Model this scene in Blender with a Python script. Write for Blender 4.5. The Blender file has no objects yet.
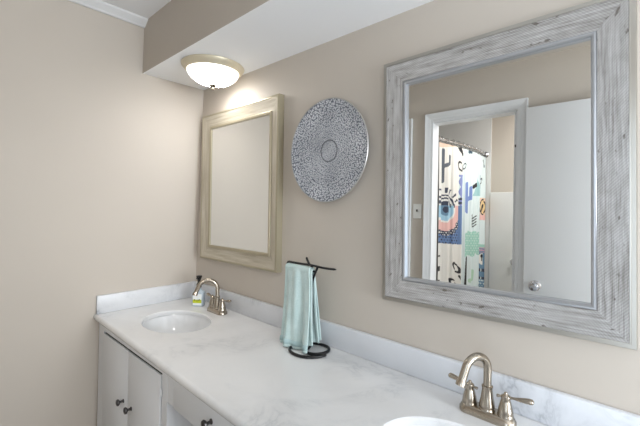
import bpy, bmesh, math, random
import numpy as np
from mathutils import Matrix, Vector
PI = math.pi
random.seed(7)
S = bpy.context.scene
COL = S.collection

# ------------------------------------------------------------------ camera
cam_d = bpy.data.cameras.new('camera'); cam = bpy.data.objects.new('camera', cam_d); COL.objects.link(cam)
R3 = Matrix(((0.751642, -0.012661, 0.659449), (0.659295, -0.014473, -0.751745), (0.019062, 0.999815, -0.002531)))
cam.matrix_world = Matrix.Translation((2.25881, -1.18821, 1.42546)) @ R3.to_4x4()
cam_d.sensor_width = 36; cam_d.lens = 360 / 640 * 36
cam_d.shift_x = -15 / 640; cam_d.shift_y = -7 / 640
cam_d.clip_start = 0.02
S.camera = cam

# ------------------------------------------------------------------ world, lights, exposure
W = bpy.data.worlds.new('world'); S.world = W; W.use_nodes = True
W.node_tree.nodes['Background'].inputs[0].default_value = (0.80, 0.90, 1.0, 1)
W.node_tree.nodes['Background'].inputs[1].default_value = 1.0

def area(name, loc, direction, sx, sy, power, color):
    l = bpy.data.lights.new(name, 'AREA'); l.shape = 'RECTANGLE'; l.size = sx; l.size_y = sy
    l.energy = power; l.color = color
    o = bpy.data.objects.new(name, l); COL.objects.link(o); o.location = loc
    o.rotation_euler = Vector(direction).to_track_quat('-Z', 'Y').to_euler()
    return o
area('added_right_fill', (4.57, -0.60, 1.35), (-1, -0.06, 0), 1.0, 1.05, 76, (0.86, 0.93, 1.0))  # unseen fill from the right, added for brightness
area('added_entry_fill', (2.72, -1.75, 1.2), (-0.25, 1, 0.0), 0.5, 1.9, 11, (0.70, 0.84, 1.0))  # added cool fill at the entry doorway, out of view
area('added_shower_fill', (1.85, -2.1, 2.40), (-0.25, 0, -1), 0.5, 0.5, 19, (1.0, 0.98, 0.96))  # unseen overhead fill added to brighten the shower room
S.view_settings.view_transform = 'Standard'; S.view_settings.look = 'None'
S.view_settings.gamma = 1.0; S.view_settings.use_curve_mapping = False
S.view_settings.exposure = 0.10
DOME_SIDE, DOME_BOTTOM = 1.6, 74.0

# ------------------------------------------------------------------ helpers
def lin(c):
    f = lambda v: v / 12.92 if v <= 0.04045 else ((v + 0.055) / 1.055) ** 2.4
    return tuple(f(v / 255) for v in c)

def mat(name, rgb, rough=0.5, metal=0.0, spec=0.5, **kw):
    m = bpy.data.materials.new(name); m.use_nodes = True
    b = m.node_tree.nodes['Principled BSDF']
    b.inputs['Base Color'].default_value = (*lin(rgb), 1)
    b.inputs['Roughness'].default_value = rough; b.inputs['Metallic'].default_value = metal
    b.inputs['Specular IOR Level'].default_value = spec
    for k, v in kw.items(): b.inputs[k.replace('_', ' ')].default_value = v
    return m

class NT:
    """small node-tree writer"""
    def __init__(s, m): s.t = m.node_tree; s.b = s.t.nodes['Principled BSDF']
    def n(s, typ, **props):
        x = s.t.nodes.new(typ)
        for k, v in props.items(): setattr(x, k, v)
        return x
    def l(s, a, b): s.t.links.new(a, b)
    def coord(s, which='Object', scale=(1, 1, 1)):
        c = s.n('ShaderNodeTexCoord'); mp = s.n('ShaderNodeMapping'); s.l(c.outputs[which], mp.inputs[0])
        mp.inputs['Scale'].default_value = scale
        return mp.outputs[0]
    def noise(s, vec, scale, detail=4, rough=0.5, dist=0.0):
        x = s.n('ShaderNodeTexNoise'); s.l(vec, x.inputs['Vector'])
        x.inputs['Scale'].default_value = scale; x.inputs['Detail'].default_value = detail
        x.inputs['Roughness'].default_value = rough; x.inputs['Distortion'].default_value = dist
        return x.outputs['Fac']
    def ramp(s, fac, stops):
        r = s.n('ShaderNodeValToRGB'); s.l(fac, r.inputs[0])
        e = r.color_ramp.elements
        while len(e) < len(stops): e.new(0.5)
        for el, (p, c) in zip(e, stops):
            el.position = p; el.color = (*lin(c), 1) if len(c) == 3 else c
        return r.outputs[0]
    def mix(s, fac, a, b, blend='MIX'):
        x = s.n('ShaderNodeMix', data_type='RGBA', blend_type=blend)
        if isinstance(fac, float): x.inputs[0].default_value = fac
        else: s.l(fac, x.inputs[0])
        for v, i in ((a, 6), (b, 7)):
            if isinstance(v, tuple): x.inputs[i].default_value = (*lin(v), 1)
            else: s.l(v, x.inputs[i])
        return x.outputs[2]
    def math(s, op, a, b=None):
        x = s.n('ShaderNodeMath', operation=op)
        for v, i in ((a, 0), (b, 1)):
            if v is None: continue
            if isinstance(v, (int, float)): x.inputs[i].default_value = v
            else: s.l(v, x.inputs[i])
        return x.outputs[0]
    def color(s, c): s.l(c, s.b.inputs['Base Color'])
    def bump(s, h, strength=0.3, dist=0.002):
        x = s.n('ShaderNodeBump'); s.l(h, x.inputs['Height'])
        x.inputs['Strength'].default_value = strength; x.inputs['Distance'].default_value = dist
        s.l(x.outputs[0], s.b.inputs['Normal'])

def obj(name, bm, m, parent=None, smooth=30, label=None):
    """link a bmesh as ONE mesh object"""
    bmesh.ops.recalc_face_normals(bm, faces=bm.faces)
    me = bpy.data.meshes.new(name); bm.to_mesh(me); bm.free()
    o = bpy.data.objects.new(name, me); COL.objects.link(o)
    for x in (m if isinstance(m, (list, tuple)) else [m]): me.materials.append(x)
    if smooth:
        me.polygons.foreach_set('use_smooth', [True] * len(me.polygons))
        me.set_sharp_from_angle(angle=math.radians(smooth))
    if parent: o.parent = parent
    if label: o['label'] = label
    return o

def thing(name, label, cat, loc=(0, 0, 0), rot=(0, 0, 0), group=None):
    o = bpy.data.objects.new(name, None); COL.objects.link(o); o.empty_display_size = 0.05
    o.location = loc; o.rotation_euler = rot; o['label'] = label; o['category'] = cat
    if group: o['group'] = group
    return o

def tag(o, label, cat, group=None):
    o['label'] = label; o['category'] = cat
    if group: o['group'] = group
    return o

def struct(name, bm, m, smooth=0):
    o = obj(name, bm, m, None, smooth); o['kind'] = 'structure'; return o

def box(bm, x0, x1, y0, y1, z0, z1, bevel=0.0, seg=2):
    vs = [bm.verts.new(p) for p in ((x0, y0, z0), (x1, y0, z0), (x1, y1, z0), (x0, y1, z0), (x0, y0, z1), (x1, y0, z1), (x1, y1, z1), (x0, y1, z1))]
    fs = [bm.faces.new([vs[i] for i in q]) for q in ((0, 3, 2, 1), (4, 5, 6, 7), (0, 1, 5, 4), (1, 2, 6, 5), (2, 3, 7, 6), (3, 0, 4, 7))]
    if bevel:
        es = list({e for f in fs for e in f.edges})
        bmesh.ops.bevel(bm, geom=es, offset=bevel, segments=seg, profile=0.5, affect='EDGES')
    return bm

def B(*a, **k): return box(bmesh.new(), *a, **k)

def lathe(bm, prof, n=32, M=None, cap=True):
    """revolve (r, z) about local z; M places it"""
    M = M or Matrix.Identity(4)
    rings = []
    for r, z in prof:
        if r < 1e-6: rings.append([bm.verts.new(M @ Vector((0, 0, z)))])
        else: rings.append([bm.verts.new(M @ Vector((r * math.cos(2 * PI * i / n), r * math.sin(2 * PI * i / n), z))) for i in range(n)])
    for a, b in zip(rings, rings[1:]):
        for i in range(n):
            j = (i + 1) % n
            q = [a[i % len(a)], a[j % len(a)], b[j % len(b)], b[i % len(b)]]
            q2 = []
            for v in q:
                if v not in q2: q2.append(v)
            if len(q2) > 2: bm.faces.new(q2)
    if cap:
        for r in (rings[0], rings[-1]):
            if len(r) > 2: bm.faces.new(r)
    return bm

def tube(bm, pts, rad, n=10, cap=True, flat=1.0):
    """sweep a circle along pts, radius number or list"""
    pts = [Vector(p) for p in pts]; N = len(pts)
    rs = rad if isinstance(rad, (list, tuple)) else [rad] * N
    up = None; rings = []
    for i, p in enumerate(pts):
        t = (pts[min(i + 1, N - 1)] - pts[max(i - 1, 0)]).normalized()
        if up is None:
            up = Vector((0, 0, 1)) if abs(t.z) < 0.9 else Vector((0, 1, 0))
        u = (up - t * up.dot(t)).normalized(); w = t.cross(u); up = u
        rings.append([bm.verts.new(p + (u * math.cos(2 * PI * k / n) * flat + w * math.sin(2 * PI * k / n)) * rs[i]) for k in range(n)])
    for a, b in zip(rings, rings[1:]):
        for k in range(n): bm.faces.new([a[k], a[(k + 1) % n], b[(k + 1) % n], b[k]])
    if cap: bm.faces.new(rings[0]); bm.faces.new(rings[-1])
    return bm

def loft(bm, rings, cap=True):
    R = [[bm.verts.new(p) for p in r] for r in rings]; n = len(R[0])
    for a, b in zip(R, R[1:]):
        for k in range(n): bm.faces.new([a[k], a[(k + 1) % n], b[(k + 1) % n], b[k]])
    if cap: bm.faces.new(R[0]); bm.faces.new(R[-1])
    return bm

def catmull(P, k=8):
    P = [Vector(p) for p in P]; P = [2 * P[0] - P[1]] + P + [2 * P[-1] - P[-2]]; out = []
    for i in range(1, len(P) - 2):
        for j in range(k):
            t = j / k; a, b, c, d = P[i - 1:i + 3]
            out.append(0.5 * ((2 * b) + (c - a) * t + (2 * a - 5 * b + 4 * c - d) * t * t + (-a + 3 * b - 3 * c + d) * t ** 3))
    return out + [P[-2]]

# ------------------------------------------------------------------ materials
def paint(name, rgb, rough=0.6, bumpy=0.05):
    m = mat(name, rgb, rough, spec=0.3); t = NT(m); v = t.coord()
    a = t.noise(v, 1.3, 3); c2 = tuple(min(255, x + 4) for x in rgb)
    t.color(t.ramp(a, [(0.3, rgb), (0.7, c2)]))
    t.bump(t.noise(v, 220, 2), bumpy, 0.001)
    return m
M_wall = paint('beige_wall_paint', (198, 189, 178))
M_ceil = paint('white_ceiling_paint', (240, 241, 243), 0.75, 0.1)
M_white = paint('white_trim_paint', (228, 229, 230), 0.35, 0.02)
M_cab = paint('white_cabinet_paint', (219, 221, 224), 0.38, 0.03)
M_tile = paint('white_surround', (226, 226, 224), 0.3, 0.02)
M_floor = paint('grey_floor_vinyl', (150, 144, 136), 0.5)
M_gap_shade = mat('gap_shade_black', (20, 20, 22), 0.9, spec=0.1)  # near-black that stands in for shade in the door gaps

def marble(name, base, vein, s=1.0, k=0.5, m0=0.48, rough=0.16):
    m = mat(name, base, rough, spec=0.5); t = NT(m); v = t.coord()
    n1 = t.noise(v, 5.0 * s, 8, 0.62, 1.6)
    d = t.math('ABSOLUTE', t.math('SUBTRACT', n1, 0.5))
    veins = t.ramp(d, [(0.0, vein), (0.03, tuple((a * 2 + b) // 3 for a, b in zip(base, vein))), (0.11, base)])
    n2 = t.noise(v, 2.2 * s, 5, 0.6, 0.6)
    mask = t.ramp(n2, [(m0, (0, 0, 0, 1)), (m0 + .22, (1, 1, 1, 1))])
    cloud = t.ramp(t.noise(v, 3.1 * s, 6, 0.6, 1.0), [(0.3, tuple(x - 7 for x in base)), (0.65, base)])
    t.color(t.mix(mask, cloud, t.mix(k * .6, veins, cloud, 'MULTIPLY')))
    return m
M_marble = marble('white_marble_top', (225, 225, 225), (196, 198, 201), 1.0, 0.5)
M_splash = marble('grey_veined_marble', (218, 220, 224), (128, 133, 142), 0.8, 1.0, 0.48, 0.3)
M_side = marble('strongly_veined_marble', (220, 221, 223), (120, 125, 135), 0.9, 1.0, 0.47, 0.34)
M_basin = mat('white_porcelain', (226, 227, 228), 0.1)
M_nickel = mat('brushed_nickel', (172, 162, 148), 0.24, 1.0)
M_chrome = mat('chrome', (205, 205, 208), 0.12, 1.0)
M_pewter = mat('dark_pewter', (92, 90, 90), 0.28, 1.0)
M_iron = mat('black_wrought_iron', (20, 20, 22), 0.42, 0.3)
M_mirror = mat('mirror_glass', (236, 238, 238), 0.0, 1.0)

# champagne frame: long streaks along the moulding (uv: u along, v across)
M_champ = mat('champagne_moulding', (188, 174, 146), 0.38, 0.3); t = NT(M_champ)
v = t.coord('UV', (1.6, 22, 1)); a = t.noise(v, 3.0, 6, 0.6)
t.color(t.ramp(a, [(0.25, (158, 148, 128)), (0.5, (186, 178, 161)), (0.75, (205, 199, 187))]))
t.bump(a, 0.15, 0.002)
M_olive_bead = mat('olive_champagne_bead', (172, 163, 140), 0.36, 0.45)
# weathered silver frame
M_silver = mat('weathered_silver_moulding', (186, 186, 188), 0.42, 0.3); t = NT(M_silver)
v = t.coord('UV', (2.2, 40, 1)); a = t.noise(v, 3.0, 7, 0.65)
v2 = t.coord('UV', (1, 1, 1)); w2 = t.noise(v2, 26, 4, 0.6)
spots = t.ramp(t.noise(t.coord('UV', (1, 1.6, 1)), 34, 2, 0.4), [(0.67, (0, 0, 0, 1)), (0.72, (1, 1, 1, 1))])
base = t.ramp(a, [(0.25, (118, 111, 104)), (0.45, (182, 179, 176)), (0.70, (218, 217, 216))])
base = t.mix(0.35, base, t.ramp(w2, [(0.3, (176, 173, 168)), (0.6, (240, 240, 241))]), 'MULTIPLY')
rib = t.n('ShaderNodeTexWave', wave_type='BANDS', bands_direction='DIAGONAL'); t.l(t.coord('UV', (1, 1, 1)), rib.inputs['Vector'])
rib.inputs['Scale'].default_value = 75; rib.inputs['Distortion'].default_value = 0.6
base = t.mix(0.22, base, t.ramp(rib.outputs['Fac'], [(0.2, (120, 120, 122)), (0.7, (255, 255, 255))]), 'MULTIPLY')
t.color(t.mix(t.math('MULTIPLY', spots, 0.75), base, (92, 84, 74)))
t.bump(rib.outputs['Fac'], 0.25, 0.001)
M_silver_edge = mat('silver_edge_bead', (178, 174, 166), 0.3, 0.8)

M_silver_bead = mat('bright_silver_bead', (176, 178, 182), 0.3, 0.75)

# hammered plate: radial stipple
M_plate = mat('blue_grey_stippled_metal', (120, 126, 136), 0.5, 0.15); t = NT(M_plate)
c = t.n('ShaderNodeTexCoord'); sp = t.n('ShaderNodeSeparateXYZ'); t.l(c.outputs['Object'], sp.inputs[0])
x, z = sp.outputs['X'], sp.outputs['Z']
r = t.math('SQRT', t.math('ADD', t.math('MULTIPLY', x, x), t.math('MULTIPLY', z, z)))
ang = t.math('ARCTAN2', z, x)
cmb = t.n('ShaderNodeCombineXYZ')
t.l(t.math('MULTIPLY', ang, 150 / (2 * PI)), cmb.inputs[0]); t.l(t.math('MULTIPLY', r, 118.0), cmb.inputs[1])
vor = t.n('ShaderNodeTexVoronoi', feature='F1', voronoi_dimensions='2D'); t.l(cmb.outputs[0], vor.inputs['Vector']); vor.inputs['Scale'].default_value = 1.0
vor.inputs['Randomness'].default_value = 0.75
st = vor.outputs['Distance']
dots = t.ramp(st, [(0.22, (224, 226, 229)), (0.44, (160, 164, 172)), (0.64, (104, 109, 120))])
patch = t.ramp(t.noise(c.outputs['Object'], 9, 4, 0.6), [(0.35, (188, 191, 197)), (0.62, (250, 251, 252))])
ring = t.math('ABSOLUTE', t.math('SUBTRACT', r, 0.047))
ringm = t.ramp(ring, [(0.0015, (70, 74, 84)), (0.004, (255, 255, 255))])
t.color(t.mix(1.0, t.mix(0.6, dots, patch, 'MULTIPLY'), ringm, 'MULTIPLY'))
t.bump(st, 0.5, 0.003)
M_platerim = mat('pale_metal_rim', (176, 176, 174), 0.35, 0.6)

# dome lamp
M_glow = bpy.data.materials.new('lit_frosted_glass'); M_glow.use_nodes = True
b = M_glow.node_tree.nodes['Principled BSDF']
b.inputs['Base Color'].default_value = (0.9, 0.9, 0.88, 1); b.inputs['Roughness'].default_value = 0.3
b.inputs['Emission Color'].default_value = (1.0, 0.985, 0.965, 1)
t = NT(M_glow); c = t.n('ShaderNodeTexCoord'); sp = t.n('ShaderNodeSeparateXYZ'); t.l(c.outputs['Object'], sp.inputs[0])
mr = t.n('ShaderNodeMapRange'); t.l(sp.outputs['Z'], mr.inputs[0])       # emission shaped: strong at the bottom, weak at the sides to spare the wall
for i_, v_ in enumerate((-0.080, -0.100, DOME_SIDE, DOME_BOTTOM)): mr.inputs[i_ + 1].default_value = v_
t.l(mr.outputs[0], b.inputs['Emission Strength'])
M_lampbase = mat('champagne_lamp_base', (214, 204, 180), 0.34, 0.35)

M_bronze = mat('aged_bronze', (96, 88, 74), 0.4, 0.6)

# towel
M_towel = mat('pale_aqua_terry', (186, 213, 209), 0.95, spec=0.1, Sheen_Weight=0.4); t = NT(M_towel)
v = t.coord(); n1 = t.noise(v, 420, 2); n2 = t.noise(v, 18, 4, 0.6)
t.color(t.mix(0.5, t.ramp(n1, [(0.3, (172, 197, 195)), (0.7, (208, 225, 222))]), t.ramp(n2, [(0.3, (178, 202, 200)), (0.7, (210, 226, 223))])))
t.bump(n1, 0.6, 0.003)
M_hem = mat('flat_woven_towel_band', (172, 197, 198), 0.8)

# soap bottle
M_soap = mat('clear_soap_body', (206, 220, 230), 0.12, 0.0, Transmission_Weight=0.25, IOR=1.4)
M_black = mat('black_plastic', (14, 14, 15), 0.3)
M_label = mat('printed_soap_label', (232, 236, 236), 0.5)
M_yellow = mat('yellow_green_label_print', (196, 205, 40), 0.5)
M_olive = mat('olive_label_print', (112, 124, 34), 0.5)
M_cloth = mat('printed_curtain_cloth', (235, 235, 230), 0.85, spec=0.15); t = NT(M_cloth)
at = t.n('ShaderNodeVertexColor', layer_name='print'); t.color(at.outputs['Color'])
M_switch = mat('white_switch_plastic', (236, 236, 232), 0.3)

# ------------------------------------------------------------------ room shell
KW = 0.045                                   # the left wall is a little out of plumb
def leftx(z): return KW * (z - 0.82)
ZC, ZS, YS = 2.46, 2.169, -0.376
YF, TF = -1.43, 0.09                         # opposite wall and its thickness
XR = 4.6
struct('floor', B(-0.3, XR + 0.1, -2.85, 0.1, -0.05, 0), M_floor)
struct('ceiling', B(-0.3, XR + 0.1, -2.85, 0.1, ZC, ZC + 0.06), M_ceil)
struct('wall_back', B(-0.2, XR + 0.1, 0, 0.1, 0, ZC), M_wall)
bm = bmesh.new()
vs = [bm.verts.new(p) for p in ((leftx(0) - .1, YF - TF, 0), (leftx(0), YF - TF, 0), (leftx(0), 0, 0), (leftx(0) - .1, 0, 0),
      (leftx(ZC) - .2, YF - TF, ZC), (leftx(ZC), YF - TF, ZC), (leftx(ZC), 0, ZC), (leftx(ZC) - .2, 0, ZC))]
for q in ((0, 3, 2, 1), (4, 5, 6, 7), (0, 1, 5, 4), (1, 2, 6, 5), (2, 3, 7, 6), (3, 0, 4, 7)): bm.faces.new([vs[i] for i in q])
struct('wall_left', bm, M_wall)
# opposite wall: doorway to the shower room, entry doorway at the right end
DX0, DX1, DZ = 0.980, 1.590, 2.098
bm = bmesh.new()
box(bm, -0.02, DX0, YF - TF, YF, 0, ZC); box(bm, DX0, DX1, YF - TF, YF, DZ, ZC)
box(bm, DX1, 2.42, YF - TF, YF, 0, ZC); box(bm, 2.42, 3.25, YF - TF, YF, 2.08, ZC); box(bm, 3.25, XR + .1, YF - TF, YF, 0, ZC)
struct('wall_front', bm, M_wall)
bm = bmesh.new()
box(bm, XR, XR + .1, -1.55, 0, 0, 0.8); box(bm, XR, XR + .1, -1.55, 0, 1.9, ZC)
box(bm, XR, XR + .1, -0.06, 0, 0.8, 1.9); box(bm, XR, XR + .1, -1.55, -1.16, 0.8, 1.9)
struct('wall_right', bm, M_wall)
bm = bmesh.new()
for x in ((-1.16, -1.12), (-0.63, -0.59), (-0.10, -0.06)): box(bm, XR + .02, XR + .06, x[0], x[1], 0.8, 1.9)
for z in ((0.8, 0.84), (1.33, 1.37), (1.86, 1.9)): box(bm, XR + .021, XR + .059, -1.16, -0.06, z[0], z[1])
struct('added_window_1', bm, M_white)  # unseen window, added to go with the right-hand fill light
# soffit over the vanity: painted face, white underside
bm = bmesh.new(); box(bm, leftx(ZC) - .02, XR, YS, 0, ZS, ZC)
bm.faces.ensure_lookup_table()
for f in bm.faces: f.material_index = 1 if f.calc_center_median().z < ZS + 0.01 else 0
for v in bm.verts:
    if v.co.x < 0.5: v.co.x = leftx(v.co.z) - 0.01
struct('soffit', bm, [M_wall, M_ceil])
# shallow painted drop along the opposite wall
struct('soffit_front', B(0.06, 2.42, YF, -1.24, 2.42, ZC), M_wall)
# crown strip on the left wall
bm = bmesh.new()
prof = [(-0.03, 2.424), (0.012, 2.424), (0.02, 2.432), (0.05, 2.452), (0.056, ZC), (-0.03, ZC)]
loft(bm, [[(leftx(2.424) + a, y, z) for a, z in prof] for y in (-1.24, YS)])
struct('trim_1', bm, M_white)

# shower room beyond
bm = bmesh.new(); box(bm, 0.0, 1.005, -2.80, -2.70, 0, ZC); struct('wall_shower', bm, M_tile)
struct('wall_shower_back', B(1.005, 2.42, -2.82, -2.715, 0, ZC), M_wall)
struct('wall_shower_left', B(-0.1, 0.10, -2.80, YF - TF, 0, ZC), M_tile)
struct('wall_shower_right', B(2.35, 2.42, -2.715, YF - TF, 0, ZC), M_wall)
struct('trim_2', B(1.006, 2.34, -2.714, -2.69, 0, 1.606, bevel=0.004), M_tile)

# casing of the shower-room doorway
def casing_piece(bm, p0, p1, inward, w=0.063):
    """flat casing with a back band and a bead, from p0 to p1 on the wall plane; inward = direction to the opening"""
    p0, p1, q = Vector(p0), Vector(p1), Vector(inward); out = Vector((0, 1, 0))
    prof = [(0, 0), (0, .011), (.006, .013), (.020, .013), (.024, .016), (.052, .019), (.060, .024), (w, .024), (w, 0)]
    rings = []
    for end, p in ((0, p0), (1, p1)):
        rings.append([p + q * (-d) + out * h + (p1 - p0).normalized() * (d if end else 0) * EXT for d, h in prof])
    loft(bm, rings)
bm = bmesh.new(); EXT = 1
casing_piece(bm, (DX0 + .005, YF, 0), (DX0 + .005, YF, DZ), (1, 0, 0))
casing_piece(bm, (DX1 - .005, YF, 0), (DX1 - .005, YF, DZ), (-1, 0, 0))
EXT = 0
prof = [(0, 0), (0, .011), (.006, .013), (.020, .013), (.024, .016), (.052, .019), (.060, .024), (.063, .024), (.063, 0)]
loft(bm, [[(DX0 + .005 - d, YF + h, DZ + d) for d, h in prof], [(DX1 - .005 + d, YF + h, DZ + d) for d, h in prof]])
# jamb lining and stop
box(bm, DX0 - .001, DX0 + .003, YF - TF, YF, 0, DZ); box(bm, DX1 - .012, DX1 + .001, YF - TF, YF, 0, DZ)
box(bm, DX0, DX1, YF - TF, YF, DZ - .012, DZ + .001)
box(bm, DX1 - .030, DX1 - .012, YF - .06, YF - .02, 0, DZ - .012)
d1 = struct('door_1', bm, M_white, 30)
obj('strike_hole', B(DX1 - .026, DX1 - .018, YF - .0205, YF - .018, 1.85, 1.868), M_pewter, d1)
# casing at the far left of the opposite wall
bm = bmesh.new(); EXT = 0
casing_piece(bm, (0.739, YF, 0), (0.739, YF, 2.15), (-1, 0, 0))
struct('trim_3', bm, M_white, 30)
# white slab door standing open along the opposite wall
DS = (1.652, 2.40, -1.395, -1.36)
d2 = struct('door_2', B(DS[0], DS[1], DS[2], DS[3], 0.012, 2.083, bevel=0.003), M_white, 30)
kb = bmesh.new()
Mk = Matrix.Translation((1.722, DS[3] + .0005, 0.958)) @ Matrix.Rotation(-PI / 2, 4, 'X')
lathe(kb, [(0.032, 0), (0.032, .004), (.024, .010), (.013, .014), (.012, .030), (.020, .036), (.027, .046), (.028, .056), (.022, .066), (.010, .070), (0, .071)], 28, Mk)
obj('door_knob', kb, M_chrome, d2)
obj('latch_plate', B(DS[0] - .0015, DS[0] + .001, -1.388, -1.367, 0.93, 0.985), M_pewter, d2)

# ------------------------------------------------------------------ vanity cabinet
YC = -0.55
van = thing('vanity_cabinet', 'long white painted vanity cabinet under the marble countertop', 'cabinet', (1.25, -0.28, 0))
def rel(o, root):
    o.parent = root; o.matrix_parent_inverse = Matrix.Translation(root.location).inverted(); return o
bm = bmesh.new()
X0c = 0.002; XE = 2.50
# face frame and carcass
box(bm, X0c, 0.083, YC, YC + .02, 0.08, 0.787)          # left stile
box(bm, 0.083, 0.795, YC, YC + .02, 0.745, 0.787)       # top rail
box(bm, 0.083, 0.795, YC, YC + .02, 0.08, 0.105)
box(bm, 0.795, 0.842, YC, YC + .02, 0.08, 0.787)
box(bm, 0.842, 1.52, YC + .001, YC + .02, 0.648, 0.787)  # apron behind drawer
box(bm, 1.52, XE, YC, YC + .02, 0.08, 0.787)
box(bm, X0c, X0c + .018, YC + .02, -0.004, 0.0, 0.787)
box(bm, 0.824, 0.842, YC + .02, -0.004, 0.0, 0.787)
box(bm, 1.52, 1.538, YC + .02, -0.004, 0.0, 0.787)
box(bm, XE - .018, XE, YC + .02, -0.004, 0.0, 0.787)
box(bm, X0c + .018, 0.824, YC + .07, YC + .085, 0.0, 0.08)
box(bm, 1.538, XE - .018, YC + .07, YC + .085, 0.0, 0.08)
rel(obj('carcass', bm, M_cab, None, 0), van)
rel(obj('gap_shade_block', B(0.084, 0.794, YC + .010, YC + .03, 0.106, 0.7445), M_gap_shade, None, 0), van)  # black block behind the doors paints the shade in their gaps
def knob(x, z, parent):
    k = bmesh.new()
    lathe(k, [(.009, 0), (.009, .003), (.0055, .006), (.005, .016), (.012, .020), (.0155, .025), (.014, .030), (.006, .033), (0, .0335)], 24,
          Matrix.Translation((x, YC - .002, z)) @ Matrix.Rotation(PI / 2, 4, 'X'))
    o = obj('knob', k, M_pewter); o.parent = parent; return o
for x0, x1, kx in ((0.089, 0.4385, 0.392), (0.4415, 0.785, 0.489)):
    d = rel(obj('door', B(x0, x1, YC - .003, YC + .006, 0.109, 0.734, bevel=.002), M_cab), van)
    d.matrix_parent_inverse = Matrix.Translation(van.location).inverted()
    knob(kx, 0.488, d)
dr = rel(obj('drawer', B(0.91, 1.46, YC - .008, YC + .0005, 0.652, 0.782, bevel=.003), M_cab), van)
kn = knob(1.185, 0.715, dr); kn.location.y = -.006
bm = bmesh.new(); box(bm, 0.783, 0.803, YC - .006, YC - .0025, 0.655, 0.685, bevel=.001)
lathe(bm, [(.0035, 0), (.0035, .034)], 10, Matrix.Translation((0.792, YC - .0055, 0.653)))
rel(obj('hinge', bm, M_cab), van)

# ------------------------------------------------------------------ countertop with two oval cut-outs
ZT = 0.82; YFR = -0.60; XCE = 2.55; TH = 0.032
SINKS = ((0.420, -0.317), (1.922, -0.333)); SA, SB = 0.210, 0.151
top = thing('countertop', 'long white marble countertop with grey veins running along the beige wall', 'countertop', (1.25, -0.3, ZT))
bm = bmesh.new()
def cell(cx, cy, x0, x1, y0, y1, n=64):
    angs = sorted({round(2 * PI * i / n, 6) for i in range(n)} | {round(math.atan2(y - cy, x - cx) % (2 * PI), 6) for x in (x0, x1) for y in (y0, y1)})
    inner, outer, mid, low = [], [], [], []
    for a in angs:
        c, s = math.cos(a), math.sin(a)
        # ellipse point in direction a
        k = 1 / math.sqrt((c / SA) ** 2 + (s / SB) ** 2)
        tt = min([(x1 - cx) / c if c > 1e-9 else 9, (x0 - cx) / c if c < -1e-9 else 9, (y1 - cy) / s if s > 1e-9 else 9, (y0 - cy) / s if s < -1e-9 else 9])
        outer.append(bm.verts.new((cx + c * tt, cy + s * tt, ZT)))
        mid.append(bm.verts.new((cx + c * (k + .006), cy + s * (k + .006), ZT)))
        inner.append(bm.verts.new((cx + c * k, cy + s * k, ZT - .005)))
        low.append(bm.verts.new((cx + c * k, cy + s * k, ZT - .022)))
    m = len(angs)
    for A, Bq in ((outer, mid), (mid, inner), (inner, low)):
        for i in range(m): bm.faces.new([A[i], A[(i + 1) % m], Bq[(i + 1) % m], Bq[i]])
YB = -0.562; YFX = lambda x: -0.015 * x
xs = [0.0, 0.12, 0.72, 1.6, 2.21, XCE]
for i, (a, b_) in enumerate(zip(xs, xs[1:])):
    if i in (1, 3): cell(*SINKS[0 if i == 1 else 1], a, b_, YB, -0.001)
    else: bm.faces.new([bm.verts.new(p) for p in ((a, YB, ZT), (b_, YB, ZT), (b_, -0.001, ZT), (a, -0.001, ZT))])
# bullnose front edge, underside lip
pf = [(YB, ZT)] + [(YB - math.sin(k * PI / 12) * .016, ZT - .016 + math.cos(k * PI / 12) * .016) for k in range(1, 12)] + [(YB, ZT - TH), (YC + .03, ZT - TH)]
for (ya, za), (yb, zb) in zip(pf, pf[1:]):
    for a, b_ in zip(xs, xs[1:]):
        bm.faces.new([bm.verts.new(p) for p in ((a, ya + YFX(a), za), (b_, ya + YFX(b_), za), (b_, yb + YFX(b_), zb), (a, yb + YFX(a), zb))])
for x in (0.0, XCE):
    bm.faces.new([bm.verts.new((x, y + YFX(x), z)) for y, z in pf] + [bm.verts.new((x, YC + .03, ZT))])
for v in bm.verts:
    if abs(v.co.y - YB) < 1e-5 and v.co.z > ZT - 1e-5: v.co.y += YFX(v.co.x)
bmesh.ops.remove_doubles(bm, verts=bm.verts, dist=0.0005)
rel(obj('slab', bm, M_marble, None, 25), top)
rel(obj('backsplash', B(0.0225, XCE, -0.021, -0.001, ZT + .0005, 0.92, bevel=.003), M_splash, None, 30), top)
sb = B(0.003, 0.022, -0.568, -0.001, ZT + .0005, 0.92, bevel=.003)
rel(obj('side_splash', sb, M_side, None, 30), top)

# ------------------------------------------------------------------ sinks
def make_sink(x, y, label):
    r = thing('sink', label, 'sink', (x, y, ZT - .15), group='oval undermount sinks')
    bm = bmesh.new(); rings = []; n = 56
    prof = [(1.12, .127), (1.02, .127), (1.00, .120), (.965, .09), (.90, .05), (.78, .018), (.60, .003), (.35, -.003), (.11, -.006)]
    for k, z in prof:
        rings.append([(SA * k * math.cos(2 * PI * i / n), SB * (k if k > .2 else k * 1.39) * math.sin(2 * PI * i / n), z) for i in range(n)])
    loft(bm, rings, cap=False)
    obj('basin', bm, M_basin, r, 60)
    d = bmesh.new(); lathe(d, [(.026, -.007), (.026, -.002), (.020, -.001), (.018, -.004), (0, -.005)], 24)
    obj('drain', d, M_nickel, r)
    return r
make_sink(*SINKS[0], 'white oval undermount sink near the left end of the countertop')
make_sink(*SINKS[1], 'white oval sink at the bottom edge, in front of the larger faucet')

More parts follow.
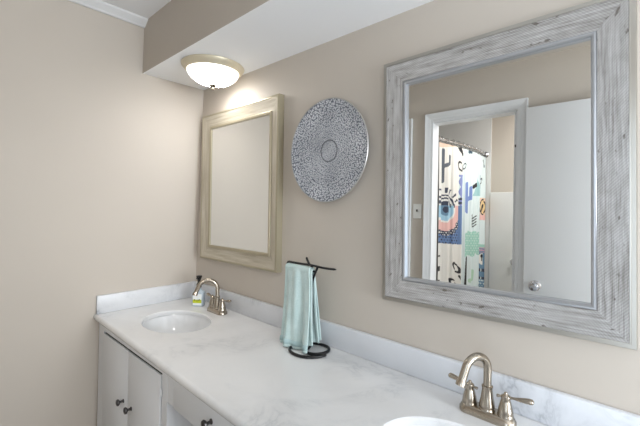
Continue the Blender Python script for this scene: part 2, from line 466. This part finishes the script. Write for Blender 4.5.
# ------------------------------------------------------------------ faucets
def make_faucet(x, y, label, swivel, R=.043, zc=.138):
    r = thing('faucet', label, 'faucet', (x, y, ZT), group='two handle gooseneck faucets')
    def stadium(hw, hd, z, n=40):
        out = []
        for i in range(n):
            a = 2 * PI * i / n; c, s = math.cos(a), math.sin(a)
            out.append((math.copysign(hw - hd, c) * (1 if abs(c) > 1e-6 else 0) + hd * c, hd * s, z))
        return out
    bm = bmesh.new()
    loft(bm, [stadium(.080, .029, 0.0005), stadium(.080, .029, .010), stadium(.078, .027, .013), stadium(.073, .0225, .021), stadium(.069, .019, .023)])
    obj('base_plate', bm, M_nickel, r, 40)
    bm = bmesh.new()
    lathe(bm, [(.023, .021), (.023, .026), (.0210, .029), (.0220, .032), (.0215, .038), (.0175, .056), (.0145, .080), (.0148, .084), (.0158, .086), (.0158, .090), (.0125, .092)], 32)
    dx, dy = math.sin(swivel), -math.cos(swivel)
    p = [(0, 0, .085), (0, 0, .105), (0, 0, zc - .008)]
    p += [(dx * R * (1 - math.cos(a)), dy * R * (1 - math.cos(a)), zc + R * math.sin(a)) for a in [PI * k / 20 for k in range(0, 19)]]
    e = Vector(p[-1]); dv = (Vector(p[-1]) - Vector(p[-2])).normalized()
    p += [e + dv * .022, e + dv * .032, e + dv * .036, e + dv * .047]
    rr = [.0115] * (len(p) - 3) + [.0115, .0140, .0140]
    tube(bm, p, rr, 20)
    obj('spout', bm, M_nickel, r, 40)
    for s in (-1, 1):
        bm = bmesh.new(); Mx = Matrix.Translation((s * .051, 0, 0))
        lathe(bm, [(.0215, .020), (.0215, .026), (.020, .029), (.0205, .032), (.0190, .042), (.0140, .062), (.0118, .070), (.013, .073), (.0118, .079), (.006, .083), (.004, .088), (0, .089)], 28, Mx)
        h = obj('handle', bm, M_nickel, r, 40)
        bm = bmesh.new(); c0 = Vector((s * .051, 0, .075)); d = Vector((s, .12, .09)).normalized()
        q = [(-.024, .0045), (-.022, .0055), (-.018, .0045), (-.012, .0035), (.010, .0050), (.020, .0042), (.032, .0062), (.048, .0090), (.060, .0100), (.067, .0092), (.071, .0040)]
        tube(bm, [c0 + d * a for a, _ in q], [b_ for _, b_ in q], 14, flat=0.75)
        obj('lever', bm, M_nickel, h, 50)
    return r
make_faucet(0.427, -0.092, 'brushed nickel two-handle faucet behind the left sink, beside the soap bottle', -0.5, .052, .130)
make_faucet(1.905, -0.092, 'brushed nickel two-handle faucet under the silver mirror at bottom right', -0.45)

# ------------------------------------------------------------------ soap bottle
so = thing('soap_bottle', 'small pump bottle of hand soap with yellow-green label in the corner', 'soap bottle', (0.232, -0.098, ZT), (0, 0, math.radians(38)))
def rrect(hw, hd, z, rad, n=6):
    out = []
    for cx, cy, a0 in ((hw - rad, hd - rad, 0), (-hw + rad, hd - rad, PI / 2), (-hw + rad, -hd + rad, PI), (hw - rad, -hd + rad, 1.5 * PI)):
        for k in range(n + 1): a = a0 + PI / 2 * k / n; out.append((cx + rad * math.cos(a), cy + rad * math.sin(a), z))
    return out
so.scale = (1, 1, .92)
bm = bmesh.new()
loft(bm, [rrect(.031, .019, 0.001, .008), rrect(.034, .022, .006, .010), rrect(.034, .022, .082, .010), rrect(.031, .020, .091, .010), rrect(.018, .015, .101, .008), rrect(.012, .012, .107, .008), rrect(.012, .012, .124, .008)])
bd = obj('body', bm, M_soap, so, 45)
bm = bmesh.new(); box(bm, -.0265, .0265, -.0228, -.0222, .008, .080)
lb = obj('front_label', bm, M_label, so, 0)
bm = bmesh.new(); box(bm, -.0262, .0262, -.0231, -.0227, .022, .044)
obj('label_print', bm, M_yellow, lb, 0)
bm = bmesh.new()
for k in range(5): box(bm, -.019 + k * .008, -.014 + k * .008, -.0234, -.023, .036 + .004 * math.sin(k * 2.1), .044 + .004 * math.cos(k * 1.7))
obj('label_print', bm, M_olive, lb, 0)
bm = bmesh.new()
lathe(bm, [(.0125, .117), (.0150, .119), (.0150, .138), (.011, .146), (.008, .154), (.009, .164), (.0150, .182), (.0165, .190), (.016, .194), (0, .195)], 24)
tube(bm, [(0, -.004, .188), (0, -.03, .187), (0, -.036, .180)], [.006, .0045, .004], 10)
obj('pump', bm, M_black, so, 40)

# ------------------------------------------------------------------ towel stand and towel
ts = thing('towel_stand', 'black wrought iron towel stand on the marble countertop below the plate', 'towel stand', (1.185, -0.105, ZT))
bm = bmesh.new()
sp = []
for x_, y_ in ((.095, -.004), (.083, -.038), (.058, -.068), (.026, -.084), (-.012, -.086), (-.046, -.074), (-.068, -.048), (-.072, -.012), (-.058, .026), (-.028, .052),
              (.010, .064), (.046, .060), (.070, .040), (.076, .012), (.066, -.018), (.044, -.038), (.018, -.040), (-.002, -.028), (-.004, -.008)): sp.append((x_, y_, .0062))
sp = catmull(sp, 5)
tube(bm, sp, [.003] + [.006] * (len(sp) - 2) + [.005], 12)
obj('base_ring', bm, M_iron, ts, 60)
bm = bmesh.new()
post = catmull([sp[-1], (.002, .0, .02), (.004, .0, .06), (.004, 0, .20), (.008, 0, .29), (.020, 0, .325), (.034, 0, .353)], 7)
tube(bm, post, .005, 12)
obj('post', bm, M_iron, ts, 60)
bm = bmesh.new()
tube(bm, catmull([(-.150, .0, .357), (-.10, .0, .356), (0, 0, .357), (.07, 0, .354), (.135, 0, .356)], 6), [.0025] + [.0048] * 23 + [.0025], 12)
tube(bm, [(-.15, 0, .333), (.018, 0, .333)], .0045, 10)
tube(bm, catmull([(-.15, 0, .333), (-.156, 0, .345), (-.148, 0, .357)], 5), .0045, 10)
tube(bm, catmull([(-.048, .014, .384), (-.036, .008, .374), (-.010, -.004, .360), (.012, -.008, .352)], 6), [.002] + [.0048] * 17 + [.003], 12)
obj('top_bar', bm, M_iron, ts, 60)

tw = thing('towel', 'pale aqua hand towel draped over the black iron stand', 'towel', (1.11, -0.105, ZT + .333))
def sheet(name, x0t, x1t, x0b, x1b, front, back, yf, yb, ph, m, z_off=0.0, th=.006):
    """towel layer over the bar; top width x0t..x1t, bottom width x0b..x1b, hanging 'front' and 'back' lengths"""
    bm = bmesh.new(); nx, nf = 34, 44
    path = []
    r = .011 + z_off
    for k in range(nf): t_ = 1 - k / nf; path.append(('f', t_))
    for k in range(9): path.append(('o', k / 8))
    for k in range(1, nf): path.append(('b', k / nf))
    rows = []
    for kind, t_ in path:
        row = []
        for i in range(nx + 1):
            s = i / nx
            if kind == 'o':
                a = PI * t_; y, z, h = -r * math.cos(a), r * math.sin(a), 0.0
            elif kind == 'f': y, z, h = -r - (yf - r) * t_ ** 1.3, -front * t_, t_
            else: y, z, h = r + (yb - r) * t_ ** 1.3, -back * t_, t_
            e = h ** 0.8
            x = (x0t + (x1t - x0t) * s) * (1 - e) + (x0b + (x1b - x0b) * s) * e
            fold = (.013 * math.sin(s * 9.5 + ph + h * 1.1) + .006 * math.sin(s * 21 + ph * 2 - h * 2)) * (0.25 + 0.75 * h)
            y += fold * (1 if kind != 'o' else 0.4)
            z += .004 * math.sin(s * 6 + ph) * h - .010 * h * (1 - s)*(kind == 'f')
            row.append(bm.verts.new((x, y, z)))
        rows.append(row)
    for a, b_ in zip(rows, rows[1:]):
        for i in range(nx):
            f = bm.faces.new([a[i], a[i + 1], b_[i + 1], b_[i]])
    o = obj(name, bm, m, tw, 80)
    md = o.modifiers.new('thick', 'SOLIDIFY'); md.thickness = th; md.offset = 0
    md2 = o.modifiers.new('soft', 'SUBSURF'); md2.levels = 1; md2.render_levels = 1
    return o
sheet('outer_layer', -.078, .076, -.078, .110, .325, .30, .044, .040, 0.4, M_towel, .004)
sheet('inner_layer', -.066, .088, -.050, .116, .305, .31, .022, .018, 2.0, M_towel, -.003, .005)
# flat woven bands near the hem of the front
def band(z0, z1):
    bm = bmesh.new(); nx = 34; rows = []
    for zz in (z0, (z0 + z1) / 2, z1):
        h = zz / .325; row = []
        for i in range(nx + 1):
            s = i / nx; r = .015
            y = -r - (.044 - r) * h ** 1.3; e = h ** .8
            x = (-.078 + .154 * s) * (1 - e) + (-.078 + .188 * s) * e
            fold = (.013 * math.sin(s * 9.5 + .4 + h * 1.1) + .006 * math.sin(s * 21 + .8 - h * 2)) * (.25 + .75 * h)
            row.append(bm.verts.new((x, y + fold - .0042, -zz + .004 * math.sin(s * 6 + .4) * h - .010 * h * (1 - s))))
        rows.append(row)
    for a, b_ in zip(rows, rows[1:]):
        for i in range(nx): bm.faces.new([a[i], a[i + 1], b_[i + 1], b_[i]])
    o = obj('woven_band', bm, M_hem, tw, 80); md = o.modifiers.new('thick', 'SOLIDIFY'); md.thickness = .0012; md.offset = 0
band(.292, .312)

# ------------------------------------------------------------------ mirrors
def mitred(bm, W_, H_, prof):
    """mitred picture frame, centre at origin in the x-z plane, front towards -y; prof = (inset, protrusion); uv u along, v across"""
    uvl = bm.loops.layers.uv.new('UVMap')
    acc = [0.0]
    for (a, b_), (c, d) in zip(prof, prof[1:]): acc.append(acc[-1] + math.hypot(c - a, d - b_))
    cor = lambda d: [(-W_ / 2 + d, -H_ / 2 + d), (W_ / 2 - d, -H_ / 2 + d), (W_ / 2 - d, H_ / 2 - d), (-W_ / 2 + d, H_ / 2 - d)]
    for k in range(4):
        for i in range(len(prof) - 1):
            (d0, h0), (d1, h1) = prof[i], prof[i + 1]
            A0, B0 = cor(d0)[k], cor(d0)[(k + 1) % 4]; A1, B1 = cor(d1)[k], cor(d1)[(k + 1) % 4]
            vs = [bm.verts.new((p[0], -h, p[1])) for p, h in ((A0, h0), (B0, h0), (B1, h1), (A1, h1))]
            f = bm.faces.new(vs)
            L = math.hypot(B0[0] - A0[0], B0[1] - A0[1])
            for lp, uv in zip(f.loops, ((k * 3.1 + d0, acc[i]), (k * 3.1 + L + d0, acc[i]), (k * 3.1 + d1 + L - (d1 - d0) * 2, acc[i + 1]), (k * 3.1 + d1, acc[i + 1]))): lp[uvl].uv = uv
    bmesh.ops.remove_doubles(bm, verts=bm.verts, dist=1e-5)
    return bm
def make_mirror(label, cx, cz, W_, H_, tilt, profs, glass_in, glass_h):
    r = thing('wall_mirror', label, 'mirror', (cx, -0.001, cz), (0, -tilt, 0))
    first = None
    for nm, prof, m, sm in profs:
        o = obj(nm, mitred(bmesh.new(), W_, H_, prof), m, r, sm)
    obj('mirror_glass', B(-W_ / 2 + glass_in, W_ / 2 - glass_in, -glass_h, -glass_h + .006, -H_ / 2 + glass_in, H_ / 2 - glass_in), M_mirror, r, 0)
    return r
# left mirror: champagne scoop moulding
edge_o = [(0, 0), (0, .034), (.003, .036), (.011, .036), (.013, .034)]
scoop = [(.013, .034)] + [(.013 + .056 * k / 8, .034 - .015 * math.sin(k / 8 * PI / 2)) for k in range(1, 9)]
bead_i = [(.069, .019), (.071, .0195), (.074, .0245), (.082, .0245), (.088, .021), (.088, .006), (.06, .004)]
make_mirror('wood framed mirror with champagne moulding near the left corner', 0.4919, 1.5367, 0.7487, 0.8917, 0.0055, [('frame', scoop, M_champ, 35), ('outer_edge', edge_o, M_olive_bead, 35), ('inner_bead', bead_i, M_olive_bead, 35)], .080, .016)
# right mirror: reeded silver moulding
reed = [(.0145, .031)]
NR = 13
for k in range(NR):
    d0 = .015 + .066 * k / NR; w = .066 / NR; h0 = .032 - .012 * k / NR
    for j in range(1, 5): reed.append((d0 + w * j / 4, h0 + .0011 * math.sin(j / 4 * PI)))
outer_b = [(0, 0), (0, .027), (.0015, .0295), (.011, .0305), (.012, .033), (.0145, .0335), (.0155, .030)]
inner_b = [(.0805, .018), (.0825, .0225), (.086, .024), (.090, .0225), (.0945, .019), (.095, .002), (.06, .001)]
make_mirror('large silver mirror with reeded weathered frame reflecting the shower curtain', 1.8583, 1.532, 0.7475, 0.9010, 0.0146,
            [('frame', reed, M_silver, 50), ('outer_bead', outer_b, M_silver_edge, 50), ('inner_bead', inner_b, M_silver_bead, 50)], .088, .009)

# ------------------------------------------------------------------ wall plate
pl = thing('wall_plate', 'round blue-grey stippled metal plate hanging between the two mirrors', 'wall decoration', (1.192, -0.001, 1.671))
RP = .2265
Mp = Matrix.Rotation(PI / 2, 4, 'X')          # local z -> -y
bm = bmesh.new()
lathe(bm, [(0, .018), (.03, .0182), (.047, .019), (.10, .021), (.16, .026), (.205, .033), (RP - .006, .037), (RP - .002, .038)], 96, Mp, cap=False)
obj('dish', bm, M_plate, pl, 60)
bm = bmesh.new()
lathe(bm, [(RP - .004, .0382), (RP - .001, .0392), (RP + .0005, .037), (RP - .004, .028), (.17, .010), (.10, .002), (0, .001)], 96, Mp, cap=False)
obj('rim', bm, M_platerim, pl, 60)

# ------------------------------------------------------------------ ceiling dome lamp
cl = thing('ceiling_light', 'lit frosted dome ceiling light with champagne base under the soffit near the left corner', 'ceiling light', (0.478, -0.173, ZS))
bm = bmesh.new()
lathe(bm, [(0, -.0005), (.160, -.0005), (.162, -.004), (.160, -.010), (.154, -.018), (.146, -.026), (.139, -.031), (.136, -.033), (.133, -.030), (.120, -.012)], 64, cap=False)
obj('base', bm, M_lampbase, cl, 45)
bm = bmesh.new()
lathe(bm, [(.133, -.029)] + [(.133 * math.cos(a), -.030 - .070 * math.sin(a)) for a in [PI / 2 * k / 14 for k in range(0, 14)]] + [(0, -.100)], 64, cap=False)
obj('glass_shade', bm, M_glow, cl, 60)
bm = bmesh.new()
lathe(bm, [(0, -.099), (.020, -.0995), (.021, -.103), (.017, -.107), (.008, -.110), (.006, -.114), (.008, -.119), (.006, -.125), (0, -.127)], 20)
obj('finial', bm, M_bronze, cl, 45)

# ------------------------------------------------------------------ light switch on the opposite wall
sw = thing('light_switch', 'white toggle light switch on the beige wall, seen in the mirror', 'light switch', (0.858, YF, 1.404))
obj('switch_plate', B(-.036, .036, .0003, .006, -.058, .058, bevel=.002), M_switch, sw)
obj('toggle', B(-.005, .005, .006, .017, -.004, .014, bevel=.001), M_pewter, sw)

# ------------------------------------------------------------------ shower curtain, rod, knob
def rodx(y):
    s = (y + 1.555) / (-2.695 + 1.555); return .945 + .045 * math.sin(PI * min(max(s, 0), 1)) * 0.9 + .008 * s
rod = thing('curtain_rod', 'curved chrome shower curtain rod seen in the mirror', 'curtain rod', (rodx(-1.55), -1.556, 2.0))
o0 = Vector(rod.location)
bm = bmesh.new(); ys = [-1.558 - 1.134 * k / 30 for k in range(31)]
tube(bm, [Vector((rodx(y), y, 2.0)) - o0 for y in ys], .0125, 14)
obj('tube', bm, M_chrome, rod, 60)
for y, sgn in ((-1.553, -1), (-2.697, 1)):
    bm = bmesh.new()
    lathe(bm, [(.032, 0), (.032, .006), (.022, .014), (.014, .020)], 24, Matrix.Translation(Vector((rodx(y), y, 2.0)) - o0) @ Matrix.Rotation(sgn * -PI / 2 if sgn > 0 else PI / 2, 4, 'X'))
    obj('end_flange', bm, M_chrome, rod, 40)

# printed cloth: p runs along the rod, q runs down
NAVY, BLK, DGR = (38, 44, 66), (24, 24, 28), (72, 80, 92)
CREAM, AQUA, MINT, PINK, PEACH, BLUE, LBLU, LAV, PBLU, YEL = (238, 236, 230), (222, 238, 240), (150, 205, 190), (236, 182, 176), (240, 205, 180), (84, 116, 168), (150, 196, 222), (122, 134, 196), (88, 128, 160), (238, 202, 140)
def ell(p, q, cx, cy, a, b_, rot=0):
    c, s = math.cos(rot), math.sin(rot); x, y = p - cx, q - cy
    u, w = x * c + y * s, -x * s + y * c
    return (u / a) ** 2 + (w / b_) ** 2
def cap(p, q, x0, y0, x1, y1, r, kx=0.55):
    """capsule from (x0,y0) to (x1,y1); p is stretched by 1/kx as the cloth is seen foreshortened"""
    px, qx = p / kx, q; ax, ay, bx, by = x0 / kx, y0, x1 / kx, y1
    dx, dy = bx - ax, by - ay; L = dx * dx + dy * dy + 1e-9
    t_ = min(1, max(0, ((px - ax) * dx + (qx - ay) * dy) / L))
    return math.hypot(px - ax - dx * t_, qx - ay - dy * t_) < r
def leaf(p, q, cx, cy, a, b_, rot):
    e = ell(p, q, cx, cy, a, b_, rot); return 0.38 < e < 1.0
def stripes(v, per, duty): return (v / per) % 1.0 < duty
def dotp(p, q, sp_, r): 
    return math.hypot(((p / .55) / sp_ + (0.5 if int(q // sp_) % 2 else 0)) % 1 - .5, (q / sp_) % 1 - .5) < r
def print_at(p, q):
    col = CREAM if p < 457.5 else AQUA
    # sun with rays
    e = math.sqrt(ell(p, q, 442, 205, 1, 1.55))
    if q < 205:
        if e < 3 or 4.2 < e < 5.2 or 6.2 < e < 7.2: col = NAVY
        if 8 < e < 11.5 and stripes(math.atan2(q - 205, (p - 442) * 1.55), PI / 8, .3): col = NAVY
    # rainbow
    e = math.sqrt(ell(p, q, 442.5, 209, 1, 1.75))
    if q > 205 and p < 457.8:
        if q < 243 and e > 13: col = BLUE if not dotp(p, q, 2.8, .26) else NAVY
        if e < 15: col = NAVY if not dotp(p, q, 2.2, .25) else CREAM
        if e < 12.3: col = PINK
        if e < 7.5: col = CREAM
        if e < 6.5: col = LBLU
        if e < 3.6: col = PBLU
        if e < 1.8: col = NAVY
        if q > 243: col = CREAM
    if 443 < p < 452 and 203.5 < q < 207 and stripes(p, 2.2, .4): col = NAVY
    # dark saguaro top left
    if cap(p, q, 440, 150, 440, 180, 2.6) or cap(p, q, 445.5, 156, 445.5, 163, 2.0) or cap(p, q, 440, 166, 445.5, 163, 2.0): col = DGR
    if p < 455 and q < 146.5: col = PEACH
    # leaves and stems top
    if cap(p, q, 453.5, 147, 456.5, 154, 1.9): col = BLK
    if leaf(p, q, 454.6, 166, 1.8, 5.5, -.2) or leaf(p, q, 458.6, 165.5, 1.1, 3.5, .2): col = BLK
    if 462.4 < p < 466 and 147.5 < q < 153: col = (42, 62, 78)
    # lavender patterned strip
    if 453.6 < p < 457.6 and 174 < q < 243: col = LAV if q < 205 else BLUE
    if 453.6 < p < 457.6 and 176 < q < 205 and abs(((q - 176) / 10) % 1 - .5) * 4 > 4.2 - abs(p - 455.6) * 2: col = AQUA
    if 453.6 < p < 457.6 and (197 < q < 199.5 or 201 < q < 203.5): col = NAVY
    # lavender cactus
    if cap(p, q, 461, 184, 461, 209, 3.2) or cap(p, q, 465.4, 187, 465.4, 195, 2.2) or cap(p, q, 461, 199, 465.4, 196, 2.2): col = (104, 130, 196)
    # mint mountain
    if 176 < q < 194.5 and abs(p - 472.8) < (q - 175) * .24 and p < 477: col = (150, 200, 204)
    if cap(p, q, 475.4, 174, 475.8, 186, .8): col = PBLU
    if cap(p, q, 468.6, 185.5, 470.8, 183, 1.8): col = BLK
    if leaf(p, q, 478, 180, 1.6, 4.2, .45): col = BLK
    if ell(p, q, 483.2, 162, 1.4, 4.5, -.5) < 1: col = (40, 60, 76)
    # sprig
    if cap(p, q, 468, 213, 468, 225, .7): col = BLK
    for k in range(4):
        yk = 215 + k * 2.8
        if cap(p, q, 468, yk + 2, 465.6, yk - 1, .55) or cap(p, q, 468, yk + 2, 470.6, yk - 1, .55): col = BLK
    # mint dotted patch
    if 459.6 < p < 475 and 230 + 1.2 * math.sin(p) < q < 254 - 2 * (p - 470 > 0) - .8 * math.cos(p * .8): col = MINT if not dotp(p, q, 2.4, .24) else (196, 228, 218)
    # lower leaves
    if leaf(p, q, 452, 266, 2.6, 6.0, -.45): col = BLK
    if leaf(p, q, 450.2, 282, 2.4, 6.0, -.5): col = BLK
    if cap(p, q, 461.6, 256, 460.4, 288, 2.2) or cap(p, q, 454.5, 274, 456.5, 281, .8): col = BLK
    if cap(p, q, 468.6, 269, 468, 277, 2.0) or cap(p, q, 465.3, 278, 468, 277, 2.0): col = (178, 216, 190)
    if p < 439.2 and q > 255 and (stripes(q, 14, .35)): col = BLK
    # right fold: face motif, strips, llama
    if p > 475.4:
        if 196 < q < 213:
            e2 = ell(p, q, 482.5, 205, 4.5, 8); col = YEL if e2 < 1 else PEACH
            if .8 < e2 < 1.15 or cap(p, q, 479.5, 210, 481, 203, 1.0) or cap(p, q, 482, 199, 484.5, 206, .9): col = BLK
        if 213 <= q < 218: col = PINK
        if p < 478 and 205 < q < 228: col = (92, 84, 132) if stripes(q, 5, .6) else NAVY
        if 242 < q < 250 and p > 476.5: col = MINT if q < 245 else ((206, 150, 176) if stripes(q, 2.6, .6) else PBLU)
        if 250 <= q < 262 and p > 476.5: col = CREAM if ell(p, q, 481.2, 256.5, 3.8, 5.8) < 1 else PBLU
        if ell(p, q, 481, 253.5, 1.5, 1.7) < 1 or cap(p, q, 481, 254, 481, 258, .5): col = BLK
        if 262 <= q < 296 and p > 476: col = PBLU
        if 266 <= q < 269 or 274 <= q < 276.5 or 284 <= q < 288:
            if p > 476: col = NAVY if not stripes(p, 2.4, .35) else AQUA
        if 277 <= q < 283 and p > 476 and dotp(p, q, 3, .3): col = AQUA
    return lin(tuple(v * .82 + 44 for v in col))
cu = thing('shower_curtain', 'white shower curtain printed with cacti, suns and a llama, seen in the mirror', 'curtain', (rodx(-2.1), -2.12, 1.97))
o1 = Vector(cu.location)
NY, NZ = 380, 360; ya, yb, zt, zb_ = -1.60, -2.688, 1.972, 0.35
Yk = np.array([-1.629, -1.666, -1.863, -2.150, -2.480, -2.690]); Pk = np.array([438, 440, 450, 463, 476, 487])
bm = bmesh.new(); grid = []; cols = []
for j in range(NZ + 1):
    z = zt + (zb_ - zt) * j / NZ; row = []
    for i in range(NY + 1):
        s = i / NY; y = ya + (yb - ya) * s
        pz = float(np.interp(-y, -Yk, Pk))
        fl = 0.35 + 0.65 * min(1, (zt - z) / .35)
        x = rodx(y) + fl * (.009 * math.sin((s * 9.0 + .15) * 2 * PI) + .003 * math.sin((s * 23) * 2 * PI + 1.2 + z))
        yy = y + fl * .004 * math.sin((s * 18.0 + .4) * 2 * PI)
        row.append(bm.verts.new(Vector((x, yy, z)) - o1))
        k = 8.27e-3 + (pz - 440) * 4.9e-5
        cols.append((*print_at(pz, 145 + (1.951 + (pz - 440) * 2.9e-3 - z) / k), 1.0))
    grid.append(row)
for a, b_ in zip(grid, grid[1:]):
    for i in range(NY): bm.faces.new([a[i], a[i + 1], b_[i + 1], b_[i]])
cl_o = obj('cloth', bm, M_cloth, cu, 180)
ca = cl_o.data.color_attributes.new('print', 'FLOAT_COLOR', 'POINT')
ca.data.foreach_set('color', np.array(cols, dtype=np.float32).ravel())
for k in range(12):
    y = -1.63 - 1.03 * k / 11; bm = bmesh.new()
    tube(bm, [Vector((rodx(y) + .019 * math.sin(a), y, 1.998 + .024 * math.cos(a))) - o1 for a in [2 * PI * q / 20 for q in range(20)]] , .0022, 8)
    obj('curtain_ring', bm, M_chrome, cu, 60)
kb = bmesh.new()
lathe(kb, [(.030, 0), (.030, .004), (.013, .010), (.012, .022), (.024, .030), (.027, .042), (.020, .052), (0, .055)], 24, Matrix.Rotation(-PI / 2, 4, 'X'))
k2 = obj('metal_knob', kb, M_chrome); k2.location = (1.245, -2.6895, 0.915)
tag(k2, 'round metal knob on the low white panel beyond the doorway, seen in the mirror', 'knob')
